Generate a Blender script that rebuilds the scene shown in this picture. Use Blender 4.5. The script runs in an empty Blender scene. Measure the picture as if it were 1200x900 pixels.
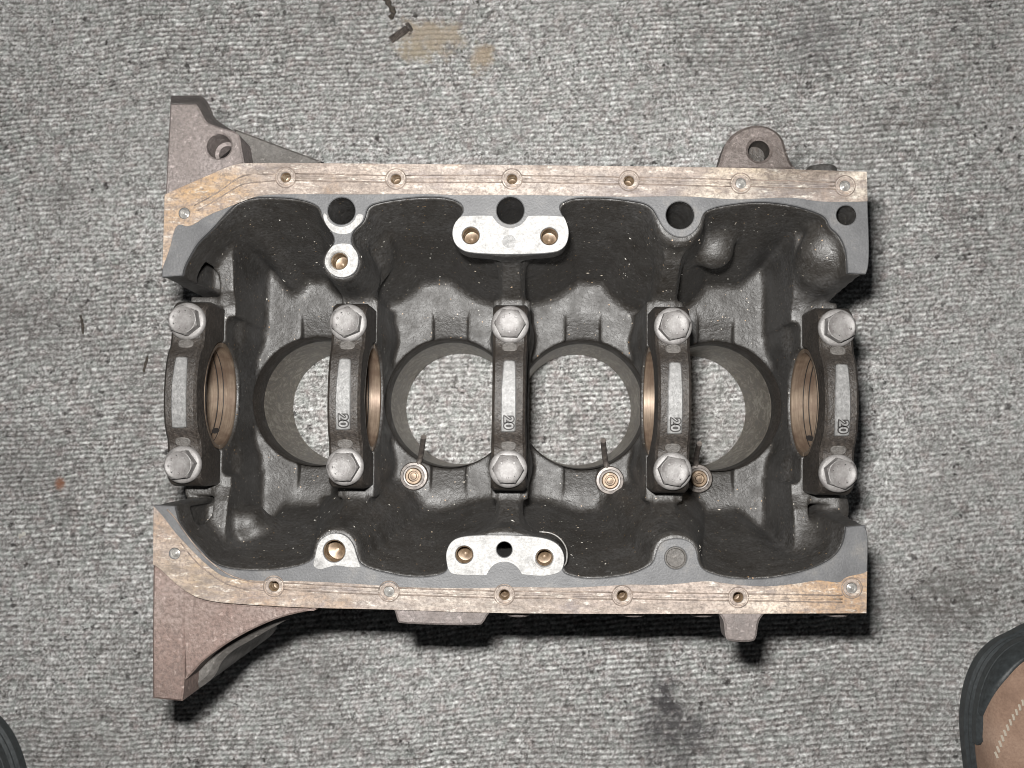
import bpy, bmesh, math, random
import numpy as np
from mathutils import Vector, Matrix, geometry
random.seed(4); rng = np.random.default_rng(4)

# ------------------------------------------------------------------ camera, world, flash
F_PX, CX, CY, CAM_H = 1210.0, 600.0, 450.0, 770.0        # photo pixels / millimetres
OX, OY = -13.3, 24.3                                     # block centre relative to the camera's nadir
roll = math.radians(0.73)
_n = np.array([25.0, -68.0, -F_PX]); _n /= np.linalg.norm(_n)
_X = np.array([math.cos(roll), -math.sin(roll), 0.0]); _X -= _X.dot(_n)*_n; _X /= np.linalg.norm(_X)
_Z = -_n; _Y = np.cross(_Z, _X)
ROT = np.array([_X, _Y, _Z])                             # camera space -> world
def P(u, v, z=230.0):
    """photo pixel + height above the carpet (mm) -> x, y in mm, block centre at the origin"""
    d = ROT @ np.array([(u-CX)/F_PX, -(v-CY)/F_PX, -1.0])
    t = (CAM_H-z)/-d[2]
    return float(d[0]*t-OX), float(d[1]*t-OY)
def PP(pts, z=230.0): return [P(u, v, z) for u, v in pts]

S = bpy.context.scene
col = S.collection
cam = bpy.data.cameras.new('camera'); camo = bpy.data.objects.new('camera', cam); col.objects.link(camo)
cam.sensor_width = 36.0; cam.lens = F_PX/1200*36.0; cam.clip_start = 0.01; cam.clip_end = 50
camo.matrix_world = Matrix.Translation((-OX/1000, -OY/1000, CAM_H/1000)) @ Matrix(ROT.tolist()).to_4x4()
S.camera = camo
S.render.resolution_x, S.render.resolution_y = 1024, 768
w = bpy.data.worlds.new('World'); S.world = w; w.use_nodes = True
bg = w.node_tree.nodes['Background']; bg.inputs[0].default_value = (0.9, 0.95, 1, 1); bg.inputs[1].default_value = 0.035
fl = bpy.data.lights.new('camera_flash', 'AREA'); fl.shape = 'RECTANGLE'; fl.size = 0.034; fl.size_y = 0.018
fl.energy = 9.0; fl.color = (1.0, 0.985, 0.96)
flo = bpy.data.objects.new('camera_flash', fl); col.objects.link(flo)
flo.location = ((-OX-22)/1000, (-OY+46)/1000, (CAM_H+4)/1000)
flo.rotation_euler = (math.radians(3.2), 0, 0)
S.view_settings.view_transform = 'Standard'; S.view_settings.look = 'None'
S.view_settings.exposure = 0.0; S.view_settings.gamma = 1.0; S.view_settings.use_curve_mapping = False
try: S.cycles.max_bounces = 6; S.cycles.filter_width = 1.0
except Exception: pass

# ------------------------------------------------------------------ materials
class NT:
    def __init__(s, name):
        s.m = bpy.data.materials.new(name); s.m.use_nodes = True
        s.t = s.m.node_tree; s.b = s.t.nodes['Principled BSDF']
        s.co = s.t.nodes.new('ShaderNodeTexCoord').outputs['Object']
    def node(s, typ, **kw):
        n = s.t.nodes.new(typ)
        for k, v in kw.items(): setattr(n, k, v)
        return n
    def link(s, a, b): s.t.links.new(a, b)
    def noise(s, scale, detail=4, rough=.6, vec=None, dist=0.0):
        n = s.node('ShaderNodeTexNoise'); n.inputs['Scale'].default_value = scale
        n.inputs['Detail'].default_value = detail; n.inputs['Roughness'].default_value = rough
        n.inputs['Distortion'].default_value = dist
        s.link(vec or s.co, n.inputs['Vector']); return n.outputs['Fac']
    def voro(s, scale, feature='F1', vec=None):
        n = s.node('ShaderNodeTexVoronoi', feature=feature); n.inputs['Scale'].default_value = scale
        s.link(vec or s.co, n.inputs['Vector']); return n
    def ramp(s, fac, stops):
        n = s.node('ShaderNodeValToRGB'); e = n.color_ramp.elements
        while len(e) < len(stops): e.new(0.5)
        for i, (p, c) in enumerate(stops):
            e[i].position = p
            e[i].color = (c, c, c, 1) if isinstance(c, (int, float)) else (*c, 1)
        s.link(fac, n.inputs[0]); return n.outputs[0]
    def mix(s, fac, a, b, mode='MIX'):
        n = s.node('ShaderNodeMix', data_type='RGBA', blend_type=mode)
        for sock, v in ((n.inputs[0], fac), (n.inputs[6], a), (n.inputs[7], b)):
            if isinstance(v, (int, float)): sock.default_value = v if sock.type == 'VALUE' else (v, v, v, 1)
            elif isinstance(v, tuple): sock.default_value = (*v, 1)
            else: s.link(v, sock)
        return n.outputs[2]
    def math(s, op, a, b=None, clamp=False):
        n = s.node('ShaderNodeMath', operation=op, use_clamp=clamp)
        for i, v in enumerate((a, b)):
            if v is None: continue
            if isinstance(v, (int, float)): n.inputs[i].default_value = v
            else: s.link(v, n.inputs[i])
        return n.outputs[0]
    def blob(s, x, y, r, soft, wob=0.0, sx=1.0):
        """0..1 mask of a stain with a shape of its own around (x, y) mm in the object's plane"""
        sep = s.node('ShaderNodeSeparateXYZ'); s.link(s.co, sep.inputs[0])
        dx = s.math('MULTIPLY', s.math('SUBTRACT', sep.outputs[0], x/1000), 1/sx); dy = s.math('SUBTRACT', sep.outputs[1], y/1000)
        d = s.math('SQRT', s.math('ADD', s.math('MULTIPLY', dx, dx), s.math('MULTIPLY', dy, dy)))
        if wob:
            nz = s.math('SUBTRACT', s.noise(75, 5, .7), .5); d = s.math('ADD', d, s.math('MULTIPLY', nz, wob/1000))
        n = s.node('ShaderNodeMapRange', interpolation_type='SMOOTHSTEP'); s.link(d, n.inputs[0])
        n.inputs[1].default_value = (r+soft)/1000; n.inputs[2].default_value = max(r-soft, 0)/1000
        n.inputs[3].default_value = 0; n.inputs[4].default_value = 1
        return n.outputs[0]
    def bump(s, h, strength, dist, prev=None):
        n = s.node('ShaderNodeBump'); n.inputs['Strength'].default_value = strength; n.inputs['Distance'].default_value = dist
        s.link(h, n.inputs['Height'])
        if prev: s.link(prev, n.inputs['Normal'])
        return n.outputs['Normal']
    def out(s, color=None, rough=None, metal=None, normal=None, spec=None):
        for k, v in (('Base Color', color), ('Roughness', rough), ('Metallic', metal), ('Normal', normal), ('Specular IOR Level', spec)):
            if v is None: continue
            i = s.b.inputs[k]
            if isinstance(v, tuple): i.default_value = (*v, 1)
            elif isinstance(v, (int, float)): i.default_value = v
            else: s.link(v, i)
        return s.m

M = {}
def mk_cast(name, dark, mid, light, rough, grain=.6, flecks=True, spec=.5):
    t = NT(name)
    big = t.noise(22, 5, .65); fine = t.noise(520, 3, .7); med = t.noise(110, 4, .6)
    c = t.ramp(big, [(.3, dark), (.5, mid), (.72, light)])
    c = t.mix(t.ramp(fine, [(.36, .85), (.62, .0)]), c, dark, 'MIX')
    c = t.mix(t.ramp(t.noise(330, 4, .75), [(.58, 0), (.70, .6)]), c, tuple(min(1, q*1.7) for q in light))
    if flecks:
        v = t.voro(420); k = t.math('LESS_THAN', v.outputs['Distance'], .16)
        pick = t.ramp(v.outputs['Color'], [(.0, 0), (.73, 0), (.76, 1)])
        c = t.mix(t.math('MULTIPLY', k, pick), c, t.ramp(t.noise(90, 1), [(.4, (.42, .40, .36)), (.6, (.40, .24, .12))]))
    r = t.ramp(med, [(.3, rough-.12), (.7, rough+.12)])
    n1 = t.bump(fine, grain, .0006); n2 = t.bump(med, .35, .0016, n1)
    return t.out(c, r, 0.0, n2, spec)
M['cast'] = mk_cast('oily_cast_iron', (.015, .012, .009), (.036, .033, .030), (.066, .064, .063), .57, .8, True, 1.0)
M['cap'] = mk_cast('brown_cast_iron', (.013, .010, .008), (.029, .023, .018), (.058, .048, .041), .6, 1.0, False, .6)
M['ear'] = mk_cast('grey_brown_outer_casting', (.10, .086, .080), (.175, .148, .139), (.23, .198, .19), .7, .9, False)
M['rust'] = mk_cast('red_brown_outer_casting', (.095, .068, .058), (.185, .130, .112), (.235, .19, .17), .7, .9, False)
M['lug'] = mk_cast('brown_speckled_casting', (.06, .048, .042), (.115, .094, .086), (.17, .145, .135), .7, 1.2, False)
M['gusset'] = mk_cast('grey_outer_casting', (.06, .055, .05), (.10, .092, .085), (.14, .13, .12), .66, .9, False)

t = NT('bare_rail_iron'); n = t.noise(70, 5, .65); f = t.noise(900, 2)
c = t.ramp(n, [(.3, (.07, .07, .073)), (.55, (.105, .105, .108)), (.75, (.16, .15, .14))])
c = t.mix(t.ramp(f, [(.35, .45), (.65, 0)]), c, (.06, .06, .06))
M['rail'] = t.out(c, .55, .0, t.bump(f, .35, .0004))

t = NT('gasket_residue')
mp = t.node('ShaderNodeMapping'); mp.inputs['Scale'].default_value = (.38, 1.25, 1); t.link(t.co, mp.inputs[0]); stv = mp.outputs[0]
n1 = t.noise(85, 6, .75, stv, .5); n2 = t.noise(24, 4, .6); n3 = t.noise(640, 3, .65); n4 = t.noise(230, 5, .75, stv)
c = t.ramp(n1, [(.30, (.11, .092, .082)), (.43, (.22, .18, .152)), (.55, (.31, .255, .218)), (.68, (.47, .42, .365))])
c = t.mix(t.ramp(n2, [(.54, 0), (.70, .7)]), c, (.28, .165, .08))
c = t.mix(t.ramp(t.noise(62, 6, .75, stv, .8), [(.54, 0), (.66, .8)]), c, (.165, .14, .14))
brk = t.ramp(t.noise(130, 6, .8, stv), [(.40, .1), (.58, 1)])
for (u, v, r, soft, wob, colr, amt, sx) in [(225, 232, 17, 10, 30, (.36, .235, .125), .65, 1.6), (250, 222, 9, 6, 16, (.34, .22, .11), .7, 1.8), (965, 682, 13, 7, 22, (.36, .215, .10), .75, 2.2), (1003, 662, 5, 3, 9, (.42, .25, .10), .8, .8),
        (190, 280, 14, 8, 24, (.30, .20, .11), .6, .6), (850, 228, 9, 5, 16, (.55, .50, .42), .8, 2.2), (895, 203, 8, 5, 18, (.52, .44, .33), .75, 3.0), (1005, 215, 7, 4, 16, (.58, .52, .43), .85, 1.2), (930, 226, 9, 5, 16, (.15, .135, .135), .85, 3.0),
        (620, 215, 18, 10, 26, (.47, .42, .38), .55, 3.0), (820, 705, 16, 8, 26, (.46, .38, .33), .55, 3.0), (905, 706, 10, 6, 24, (.55, .47, .38), .7, 2.2), (740, 222, 9, 5, 18, (.17, .15, .15), .7, 3.0), (245, 672, 15, 9, 24, (.33, .245, .15), .55, 1.6), (510, 700, 14, 8, 24, (.5, .45, .39), .5, 3.0)]:
    x, y = P(u, v); c = t.mix(t.math('MULTIPLY', t.math('MULTIPLY', t.blob(x, y, r, soft, wob, sx), amt), brk), c, colr)
c = t.mix(t.ramp(n4, [(.56, 0), (.66, .85)]), c, (.56, .52, .46))
c = t.mix(t.ramp(n4, [(.33, .7), (.44, 0)]), c, (.13, .11, .10))
c = t.mix(t.ramp(n3, [(.34, .7), (.58, 0)]), c, (.12, .095, .08))
c = t.mix(t.ramp(t.noise(300, 5, .8, stv), [(.30, .8), (.44, 0)]), c, (.10, .08, .07))
M['residue'] = t.out(c, .66, .0, t.bump(n4, .55, .0008, t.bump(n3, .5, .0005)))

t = NT('scraped_bright_pad'); n1 = t.noise(150, 5, .7); n2 = t.voro(330); n3 = t.noise(900, 2)
c = t.ramp(n1, [(.30, (.15, .147, .142)), (.43, (.31, .305, .297)), (.68, (.41, .405, .395))])
c = t.mix(t.ramp(n2.outputs['Distance'], [(.0, .75), (.2, .0)]), c, (.15, .145, .14))
c = t.mix(t.ramp(n3, [(.38, .5), (.58, 0)]), c, (.16, .155, .15))
M['pad'] = t.out(c, .55, .0, t.bump(n1, .3, .0006, t.bump(n3, .3, .0003)))

t = NT('gasket_line'); n = t.noise(160, 4, .7)
M['line'] = t.out(t.ramp(n, [(.35, (.085, .068, .058)), (.55, (.18, .14, .115)), (.7, (.34, .28, .23))]), .7)

t = NT('zinc_bolt'); n1 = t.noise(140, 5, .7); n3 = t.noise(900, 3)
c = t.ramp(n1, [(.3, (.11, .10, .098)), (.5, (.175, .168, .163)), (.72, (.24, .23, .225))])
c = t.mix(t.ramp(n3, [(.35, .5), (.6, 0)]), c, (.11, .10, .095))
M['bolt'] = t.out(c, .5, .12, t.bump(n1, .25, .0005, t.bump(n3, .4, .0003)))

t = NT('bearing_metal'); mp = t.node('ShaderNodeMapping'); mp.inputs['Scale'].default_value = (14, 1, 1); t.link(t.co, mp.inputs[0])
n = t.noise(90, 4, .6, mp.outputs[0]); n2 = t.noise(60, 4)
c = t.ramp(n, [(.3, (.17, .125, .09)), (.7, (.28, .215, .16))]); c = t.mix(t.ramp(n2, [(.42, 0), (.66, .8)]), c, (.11, .072, .052))
M['shell'] = t.out(c, .4, .45, t.bump(n, .1, .0003))

t = NT('honed_bore'); mp = t.node('ShaderNodeMapping'); mp.inputs['Scale'].default_value = (1, 1, .35); t.link(t.co, mp.inputs[0])
n = t.noise(120, 7, .8, mp.outputs[0], 2.0); n2 = t.noise(700, 3)
c = t.ramp(n, [(.38, (.085, .07, .052)), (.5, (.19, .16, .122)), (.60, (.42, .385, .33))])
c = t.mix(t.ramp(n2, [(.3, .4), (.6, 0)]), c, (.06, .05, .04))
M['bore'] = t.out(c, t.ramp(n, [(.3, .3), (.7, .5)]), .25, t.bump(n, .5, .0016, t.bump(n2, .3, .0004)))

t = NT('bronze_thread'); n = t.noise(260, 4)
M['thread'] = t.out(t.ramp(n, [(.3, (.07, .045, .026)), (.55, (.16, .11, .068)), (.7, (.30, .235, .17))]), .4, .35)
t = NT('bright_steel'); n = t.noise(300, 4)
M['steel'] = t.out(t.ramp(n, [(.3, (.18, .17, .16)), (.7, (.45, .44, .42))]), .35, .5)
t = NT('jet_steel'); n = t.noise(300, 4)
M['jet'] = t.out(t.ramp(n, [(.3, (.05, .043, .04)), (.5, (.11, .095, .085)), (.7, (.20, .175, .155))]), .4, .3)
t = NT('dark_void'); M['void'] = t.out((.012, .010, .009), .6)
t = NT('cap_pad_iron'); n = t.noise(420, 4, .7)
M['cappad'] = t.out(t.ramp(n, [(.3, (.10, .098, .095)), (.52, (.165, .163, .16)), (.7, (.24, .235, .23))]), .5, .1, t.bump(n, .5, .0006))
t = NT('metal_chip'); n = t.noise(55, 2)
M['chip'] = t.out(t.ramp(n, [(.5, (.55, .53, .49)), (.62, (.50, .40, .30)), (.72, (.45, .25, .13))]), .4, .3)

# carpet -------------------------------------------------------------
t = NT('ribbed_carpet')
at = t.node('ShaderNodeAttribute', attribute_name='tone').outputs['Fac']
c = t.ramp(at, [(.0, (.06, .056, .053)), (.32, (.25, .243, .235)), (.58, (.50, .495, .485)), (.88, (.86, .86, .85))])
tint = t.noise(120, 3, .6)
c = t.mix(t.ramp(tint, [(.35, .35), (.5, 0)]), c, (.36, .40, .375)); c = t.mix(t.ramp(tint, [(.55, 0), (.72, .35)]), c, (.47, .385, .37))
c = t.mix(t.ramp(t.noise(9, 5, .65), [(.45, .0), (.8, .5)]), c, (.22, .21, .20), 'MIX')
dirt = t.noise(34, 6, .75)
c = t.mix(t.ramp(dirt, [(.58, 0), (.74, .8)]), c, (.055, .050, .046))
pin = t.noise(105, 4, .7)
c = t.mix(t.ramp(pin, [(.635, 0), (.70, .85)]), c, (.022, .020, .020))
for (u, v, r, soft, wob, colr, amt, sx) in [
        (505, 40, 13, 9, 60, (.36, .30, .225), .85, 1.5), (565, 66, 9, 6, 36, (.36, .285, .20), .8, .9), (488, 60, 7, 5, 34, (.34, .29, .21), .7, 1.2),
        (955, 42, 20, 16, 30, (.13, .125, .125), .6, 1.3), (1110, 105, 10, 10, 20, (.10, .095, .09), .55, .8), (1085, 140, 9, 8, 20, (.13, .12, .11), .5, 1.6),
        (1118, 250, 9, 8, 20, (.12, .10, .095), .6, .7),
        (778, 815, 14, 9, 50, (.045, .042, .045), .95, .8), (790, 860, 22, 14, 60, (.045, .042, .045), .9, 1.2), (768, 765, 7, 6, 10, (.06, .055, .05), .6, .7),
        (68, 566, 4.5, 2.5, 9, (.26, .10, .045), .9, .8), (1095, 712, 18, 14, 30, (.08, .072, .068), .6, 1.8), (1150, 690, 20, 16, 30, (.11, .10, .09), .5, 2.),
        (60, 380, 22, 20, 40, (.11, .10, .095), .45, 2.), (40, 540, 24, 20, 40, (.11, .105, .10), .45, 1.), (85, 870, 9, 9, 20, (.06, .055, .05), .6, .6),
        (70, 230, 8, 7, 22, (.09, .085, .08), .6, 1.), (330, 790, 26, 22, 40, (.12, .115, .11), .4, 1.6)]:
    x, y = P(u, v, 2)
    msk = t.math('MULTIPLY', t.blob(x, y, r, soft, wob, sx), amt)
    if max(colr) < .15: msk = t.math('MULTIPLY', msk, t.ramp(t.noise(95, 5, .8), [(.36, .15), (.56, 1)]))
    c = t.mix(msk, c, colr)
wv = t.node('ShaderNodeVectorMath', operation='ADD'); nd = t.node('ShaderNodeTexNoise'); nd.inputs['Scale'].default_value = 170; nd.inputs['Detail'].default_value = 3
t.link(t.co, nd.inputs['Vector']); sc_ = t.node('ShaderNodeVectorMath', operation='SCALE'); sc_.inputs['Scale'].default_value = .009; t.link(nd.outputs['Color'], sc_.inputs[0])
t.link(t.co, wv.inputs[0]); t.link(sc_.outputs[0], wv.inputs[1])
clus = t.ramp(t.noise(13, 4, .7), [(.36, .3), (.58, 1)])
for vs, rad, thr, amt in ((62, .15, .56, .95), (130, .19, .58, .95), (33, .085, .54, .85)):
    v_ = t.voro(vs, vec=wv.outputs[0]); near = t.ramp(v_.outputs['Distance'], [(rad*.6, 1), (rad*1.25, 0)])
    pk = t.ramp(v_.outputs['Color'], [(thr-.01, 0), (thr+.01, 1)])
    c = t.mix(t.math('MULTIPLY', t.math('MULTIPLY', near, pk), t.math('MULTIPLY', clus, amt)), c, (.035, .031, .030))
fz = t.noise(1100, 3, .7)
c = t.mix(t.ramp(fz, [(.34, .45), (.55, 0)]), c, (.12, .116, .11)); c = t.mix(t.ramp(fz, [(.6, 0), (.74, .6)]), c, (.85, .85, .84))
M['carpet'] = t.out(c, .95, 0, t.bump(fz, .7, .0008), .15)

# shoes ----------------------------------------------------------------
t = NT('tan_suede'); n = t.noise(26, 5, .65); f = t.noise(600, 3, .7)
c = t.ramp(n, [(.3, (.20, .125, .088)), (.5, (.30, .195, .14)), (.7, (.37, .255, .19))]); c = t.mix(t.ramp(f, [(.3, .4), (.6, 0)]), c, (.14, .085, .06))
M['suede'] = t.out(c, .85, 0, t.bump(f, .5, .0006, t.bump(n, .4, .004)))
t = NT('black_rubber'); f = t.noise(300, 4)
M['rubber'] = t.out(t.ramp(f, [(.3, (.020, .023, .024)), (.7, (.045, .052, .055))]), .5, 0, t.bump(f, .4, .0006))
t = NT('pale_thread'); M['stitch'] = t.out((.50, .44, .36), .8)
t = NT('dark_lace'); f = t.noise(700, 2); M['lace'] = t.out(t.ramp(f, [(.3, (.03, .026, .022)), (.7, (.09, .075, .06))]), .9)

# ------------------------------------------------------------------ mesh helpers
def link(name, me, mat, parent=None, smooth=40):
    o = bpy.data.objects.new(name, me); col.objects.link(o)
    me.materials.clear()
    me.materials.append(M[mat] if isinstance(mat, str) else mat)
    if smooth is not None:
        me.polygons.foreach_set('use_smooth', [True]*len(me.polygons))
        if smooth < 180: me.set_sharp_from_angle(angle=math.radians(smooth))
    if parent: o.parent = parent
    return o
def mesh(name, verts, faces):
    me = bpy.data.meshes.new(name); me.from_pydata([tuple(v) for v in verts], [], faces); me.update(); return me
def empty(name, loc, label=None, cat=None, group=None):
    o = bpy.data.objects.new(name, None); o.empty_display_size = .02; col.objects.link(o); o.location = loc
    if label: o['label'] = label; o['category'] = cat
    if group: o['group'] = group
    return o
def chaikin(p, it=2):
    p = np.array(p, float)
    for _ in range(it):
        q = np.roll(p, -1, 0); p = np.stack([.75*p+.25*q, .25*p+.75*q], 1).reshape(-1, 2)
    return p
def hard(pts):
    """points given as (x, y, 1) stay corners"""
    out = []
    for p in pts:
        out += [p[:2]]*3 if len(p) > 2 and p[2] else [p[:2]]
    return out
def circle(cx, cy, r, n=32): return [(cx+r*math.cos(2*math.pi*i/n), cy+r*math.sin(2*math.pi*i/n)) for i in range(n)]
def dedupe(p):
    out = []
    for q in p:
        if not out or (abs(q[0]-out[-1][0])+abs(q[1]-out[-1][1])) > 1e-3: out.append(q)
    if len(out) > 2 and abs(out[0][0]-out[-1][0])+abs(out[0][1]-out[-1][1]) < 1e-3: out.pop()
    return out
def plate_mesh(name, outline, holes, z0, z1, bevel=.5):
    """flat plate with holes and softened edges, all in mm"""
    loops = []
    for n_, pts in enumerate([outline]+list(holes)):
        p = np.array(dedupe([tuple(q) for q in pts]), float); nx = np.roll(p, -1, 0)
        area = np.sum(p[:, 0]*nx[:, 1]-nx[:, 0]*p[:, 1])
        if (area > 0) != (n_ == 0): p = p[::-1].copy()       # outline counter-clockwise, holes clockwise
        d = np.roll(p, -1, 0)-p; d /= np.linalg.norm(d, axis=1)[:, None]+1e-12
        nm = np.stack([-d[:, 1], d[:, 0]], 1); m = nm+np.roll(nm, 1, 0); m /= np.maximum(np.sum(m*m, 1)/2, .35)[:, None]
        loops.append((p, p+m*bevel))
    flat = [Vector(q) for _, ins in loops for q in ins]; edges = []; base = 0
    for _, ins in loops:
        n = len(ins); edges += [(base+k, base+(k+1) % n) for k in range(n)]; base += n
    vo, _, fo, orig, _, _ = geometry.delaunay_2d_cdt(flat, edges, [], 0, 1e-5)
    vo = np.array([(v[0], v[1]) for v in vo]); N = len(vo)
    cen = np.array([vo[list(f)].mean(0) for f in fo]); keep = np.ones(len(cen), bool)
    for k, (_, ins) in enumerate(loops):
        c = np.zeros(len(cen), bool); j = len(ins)-1
        for i in range(len(ins)):
            a, b = ins[i], ins[j]
            if a[1] != b[1]: c ^= ((a[1] > cen[:, 1]) != (b[1] > cen[:, 1])) & (cen[:, 0] < (b[0]-a[0])*(cen[:, 1]-a[1])/(b[1]-a[1])+a[0])
            j = i
        keep &= c if k == 0 else ~c
    V = [(x, y, z1) for x, y in vo]+[(x, y, z0) for x, y in vo]; Fc = []
    for f, ok in zip(fo, keep):
        if not ok: continue
        f = list(f); q = vo[f]; ar = np.sum(q[:, 0]*np.roll(q[:, 1], -1)-np.roll(q[:, 0], -1)*q[:, 1])
        if ar < 0: f = f[::-1]
        Fc.append(tuple(f)); Fc.append(tuple(N+k for k in f[::-1]))
    o2n = {}
    for k, l in enumerate(orig):
        for q in l: o2n[q] = k
    base = 0
    for p, ins in loops:
        n = len(p); b = len(V)
        V += [(x, y, z1-bevel) for x, y in p]+[(x, y, z0+bevel) for x, y in p]
        for k in range(n):
            l = (k+1) % n; tk, tl = o2n.get(base+k), o2n.get(base+l)
            if tk is None or tl is None: continue
            Fc += [(tk, b+k, b+l, tl) if tk != tl else (tk, b+k, b+l), (b+k, b+n+k, b+n+l, b+l), (b+n+k, N+tk, N+tl, b+n+l) if tk != tl else (b+n+k, N+tk, b+n+l)]
        base += n
    return mesh(name, [(x/1000, y/1000, z/1000) for x, y, z in V], Fc)
def lathe_mesh(name, prof, n=40, rfun=None, cap=True):
    """prof: (r, z) mm from the outside in; closed at the end when r = 0"""
    V, Fc = [], []
    for k, (r, z) in enumerate(prof):
        for i in range(n):
            a = 2*math.pi*i/n; rr = rfun(k, a, r) if rfun else r
            V.append((rr*math.cos(a)/1000, rr*math.sin(a)/1000, z/1000))
    for k in range(len(prof)-1):
        for i in range(n):
            j = (i+1) % n; Fc.append((k*n+i, k*n+j, (k+1)*n+j, (k+1)*n+i))
    if cap:
        Fc.append(tuple(range((len(prof)-1)*n, len(prof)*n)))
    return mesh(name, V, Fc)
def tube_mesh(name, pts, r, n=8, closed=False, taper=None):
    pts = [Vector(p) for p in pts]; V, Fc = [], []; N = len(pts)
    for i, p in enumerate(pts):
        a = pts[(i-1) % N] if closed or i > 0 else p; b = pts[(i+1) % N] if closed or i < N-1 else p
        d = (b-a).normalized(); up = Vector((0, 0, 1)) if abs(d.z) < .95 else Vector((1, 0, 0))
        s = d.cross(up).normalized(); q = s.cross(d)
        rr = r*(taper[i] if taper else 1)
        for k in range(n):
            an = 2*math.pi*k/n; V.append((p+s*math.cos(an)*rr+q*math.sin(an)*rr)/1000)
    for i in range(N if closed else N-1):
        for k in range(n):
            j = (i+1) % N; Fc.append((i*n+k, i*n+(k+1) % n, j*n+(k+1) % n, j*n+k))
    if not closed: Fc += [tuple(range(n))[::-1], tuple(range((N-1)*n, N*n))]
    return mesh(name, V, Fc)

# ------------------------------------------------------------------ traced outlines (photo pixels at the sump face, z = 230 mm)
ZR = 230.0
boss_key = [(429,247.7),(427.5,254.7),(423.5,261.7),(415,268.7),(411.8,275.7),(411.4,283.8),(414,289.7),(419.5,296.7),(420.7,306),(417.7,317.7),(409.5,324),(399,326),(388.5,322),(381.5,314),(379.9,305),(382.7,296.7),(387,291),(391.5,285),(391.5,278),(387,270),(381.5,263),(378,254.7),(375.7,246.5)]
pad_top = [(655,242),(658,250.5),(663.6,259),(667,270),(666,281),(661,291),(648,297),(598,298.6),(551,297),(538.6,292),(531.7,284),(529.4,273),(531.7,263),(537,256),(542.8,249),(543,243)]
up_outer = [(189.3,324.6,1),(191,300),(193,228,1),(245,205),(275,192),(300,190.5),(380,191),(600,193),(845,195.5),(1016,201,1),(1017,240),(1019,290),(1018,312),(1015,321,1)]
up_in_r = [(994,320,1),(993,297),(988.6,283),(982,273),(973,266),(969,255),(959,249),(934,241),(907,237),(884,236),(857,239),(837,243),(826,248),(822.5,255),(820.5,263),(813.6,272),(804,278),(793,278),(782,272),(775,263),(770.5,254),(766,245),(757,238),(740,235),(718,232),(690,231),(670.5,232.5),(659,237)]
up_in_m = [(538.6,236.7),(526,231.7),(504,229.7),(468,232.5),(440,237.5),(431.7,241.8)]
up_in_l = [(372,241),(361.7,236),(343,231.8),(315,230.6),(297,231),(280,235),(267,246),(247,269),(231,284),(222,299),(215,313),(213,322.7,1)]
UPPER = up_outer+up_in_r+pad_top+up_in_m+boss_key+up_in_l
UPPER_W = up_outer+up_in_r+[(650,246),(625,262),(598,266),(570,262),(548,246)]+up_in_m+[(425,252),(416,262),(401,267),(388,262),(379,252)]+up_in_l

lo_in_l = [(180,592,1),(204,593,1),(206.5,603.8),(210,616),(223,632),(237,647),(244.6,656.6),(257,664),(275,668),(309,669),(332,667),(355,662),(366,656)]
boss_bl = [(369.4,650),(371.7,639.4),(376.6,630.7),(389.7,624),(404,626),(414,636.5),(418,651),(421.4,661)]
lo_in_m = [(436,667.7),(459,672.6),(475,676),(497,676.7),(515,674)]
pad_bot = [(525,668),(522.8,657.8),(522.5,646.7),(527.5,635.5),(537,629.4),(556.7,627),(591,626.7),(620.6,627.8),(644,631.4),(656.7,639.7),(662,652),(660.8,663),(659,671)]
lo_in_r = [(676,677),(695.5,678.6),(718,676.7),(740,673),(756.7,666),(766.4,659),(769.7,644),(776,634),(792.8,630),(809.4,634),(816.4,644),(818.3,657.8),(823.3,667.5),(840,674.4),(862,678.6),(890,679),(917.8,675.8),(945.5,669),(965,661),(979,652),(987,641),(990.8,628.6),(992,617.5,1)]
lo_outer = [(1014,615.5,1),(1017.5,630),(1017,655),(1015.5,719,1),(740,720),(573,719),(459,714.5),(372,713),(300,709.5),(240,705),(213,691),(187,666),(179,662,1)]
LOWER = lo_in_l+boss_bl+lo_in_m+pad_bot+lo_in_r+lo_outer
LOWER_W = lo_in_l+boss_bl+lo_in_m+[(535,668),(560,660),(591,656),(625,660),(650,668)]+lo_in_r+lo_outer
def trace(pts, z=ZR, it=2): return [tuple(p) for p in chaikin(PP(hard(pts), z), it)]

HOLES_M6 = [(335,208),(464,210),(600,210),(737,212),(868,215),(990,218),(216,250),(321,687),(456,693),(591,697),(729,698),(865,700),(998,689),(204.7,648.6)]
DRAIN = [(400,247,7.3),(598,246.5,7.3),(797,252,7.4),(992,252,5.2)]
PADH = [(551.7,276,4.5),(643.6,277,4.5),(397.8,306,4.5),(544,650,4.5),(638,653.6,4.3),(391.7,645.7,5.7)]
SMALL = [(591,644,4.0)]
PLUG = [(792,654,5.7)]
def inside(p, poly):
    x, y = p; c = False; j = len(poly)-1
    for i in range(len(poly)):
        if (poly[i][1] > y) != (poly[j][1] > y) and x < (poly[j][0]-poly[i][0])*(y-poly[i][1])/(poly[j][1]-poly[i][1])+poly[i][0]: c = not c
        j = i
    return c
ALLH = [(*P(u, v), 2.75) for u, v in HOLES_M6]+[(*P(u, v), r) for u, v, r in DRAIN+PADH+SMALL+PLUG]
def holes_in(poly, grow=0.0):
    return [circle(x, y, r+grow, 28) for x, y, r in ALLH if inside((x, y), poly)]

# ------------------------------------------------------------------ dimensions
PITCH = 87.7; MAINS = [PITCH*(i-2) for i in range(5)]
BP = 84.8; BORES = [BP*(i-1.5)+1.8 for i in range(4)]; BR = 41.2; ZB = 112.0
ZC = 180.0; RH = 30.6; RS = 28.3; BY = 38.8
VOX = 1.1

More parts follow.
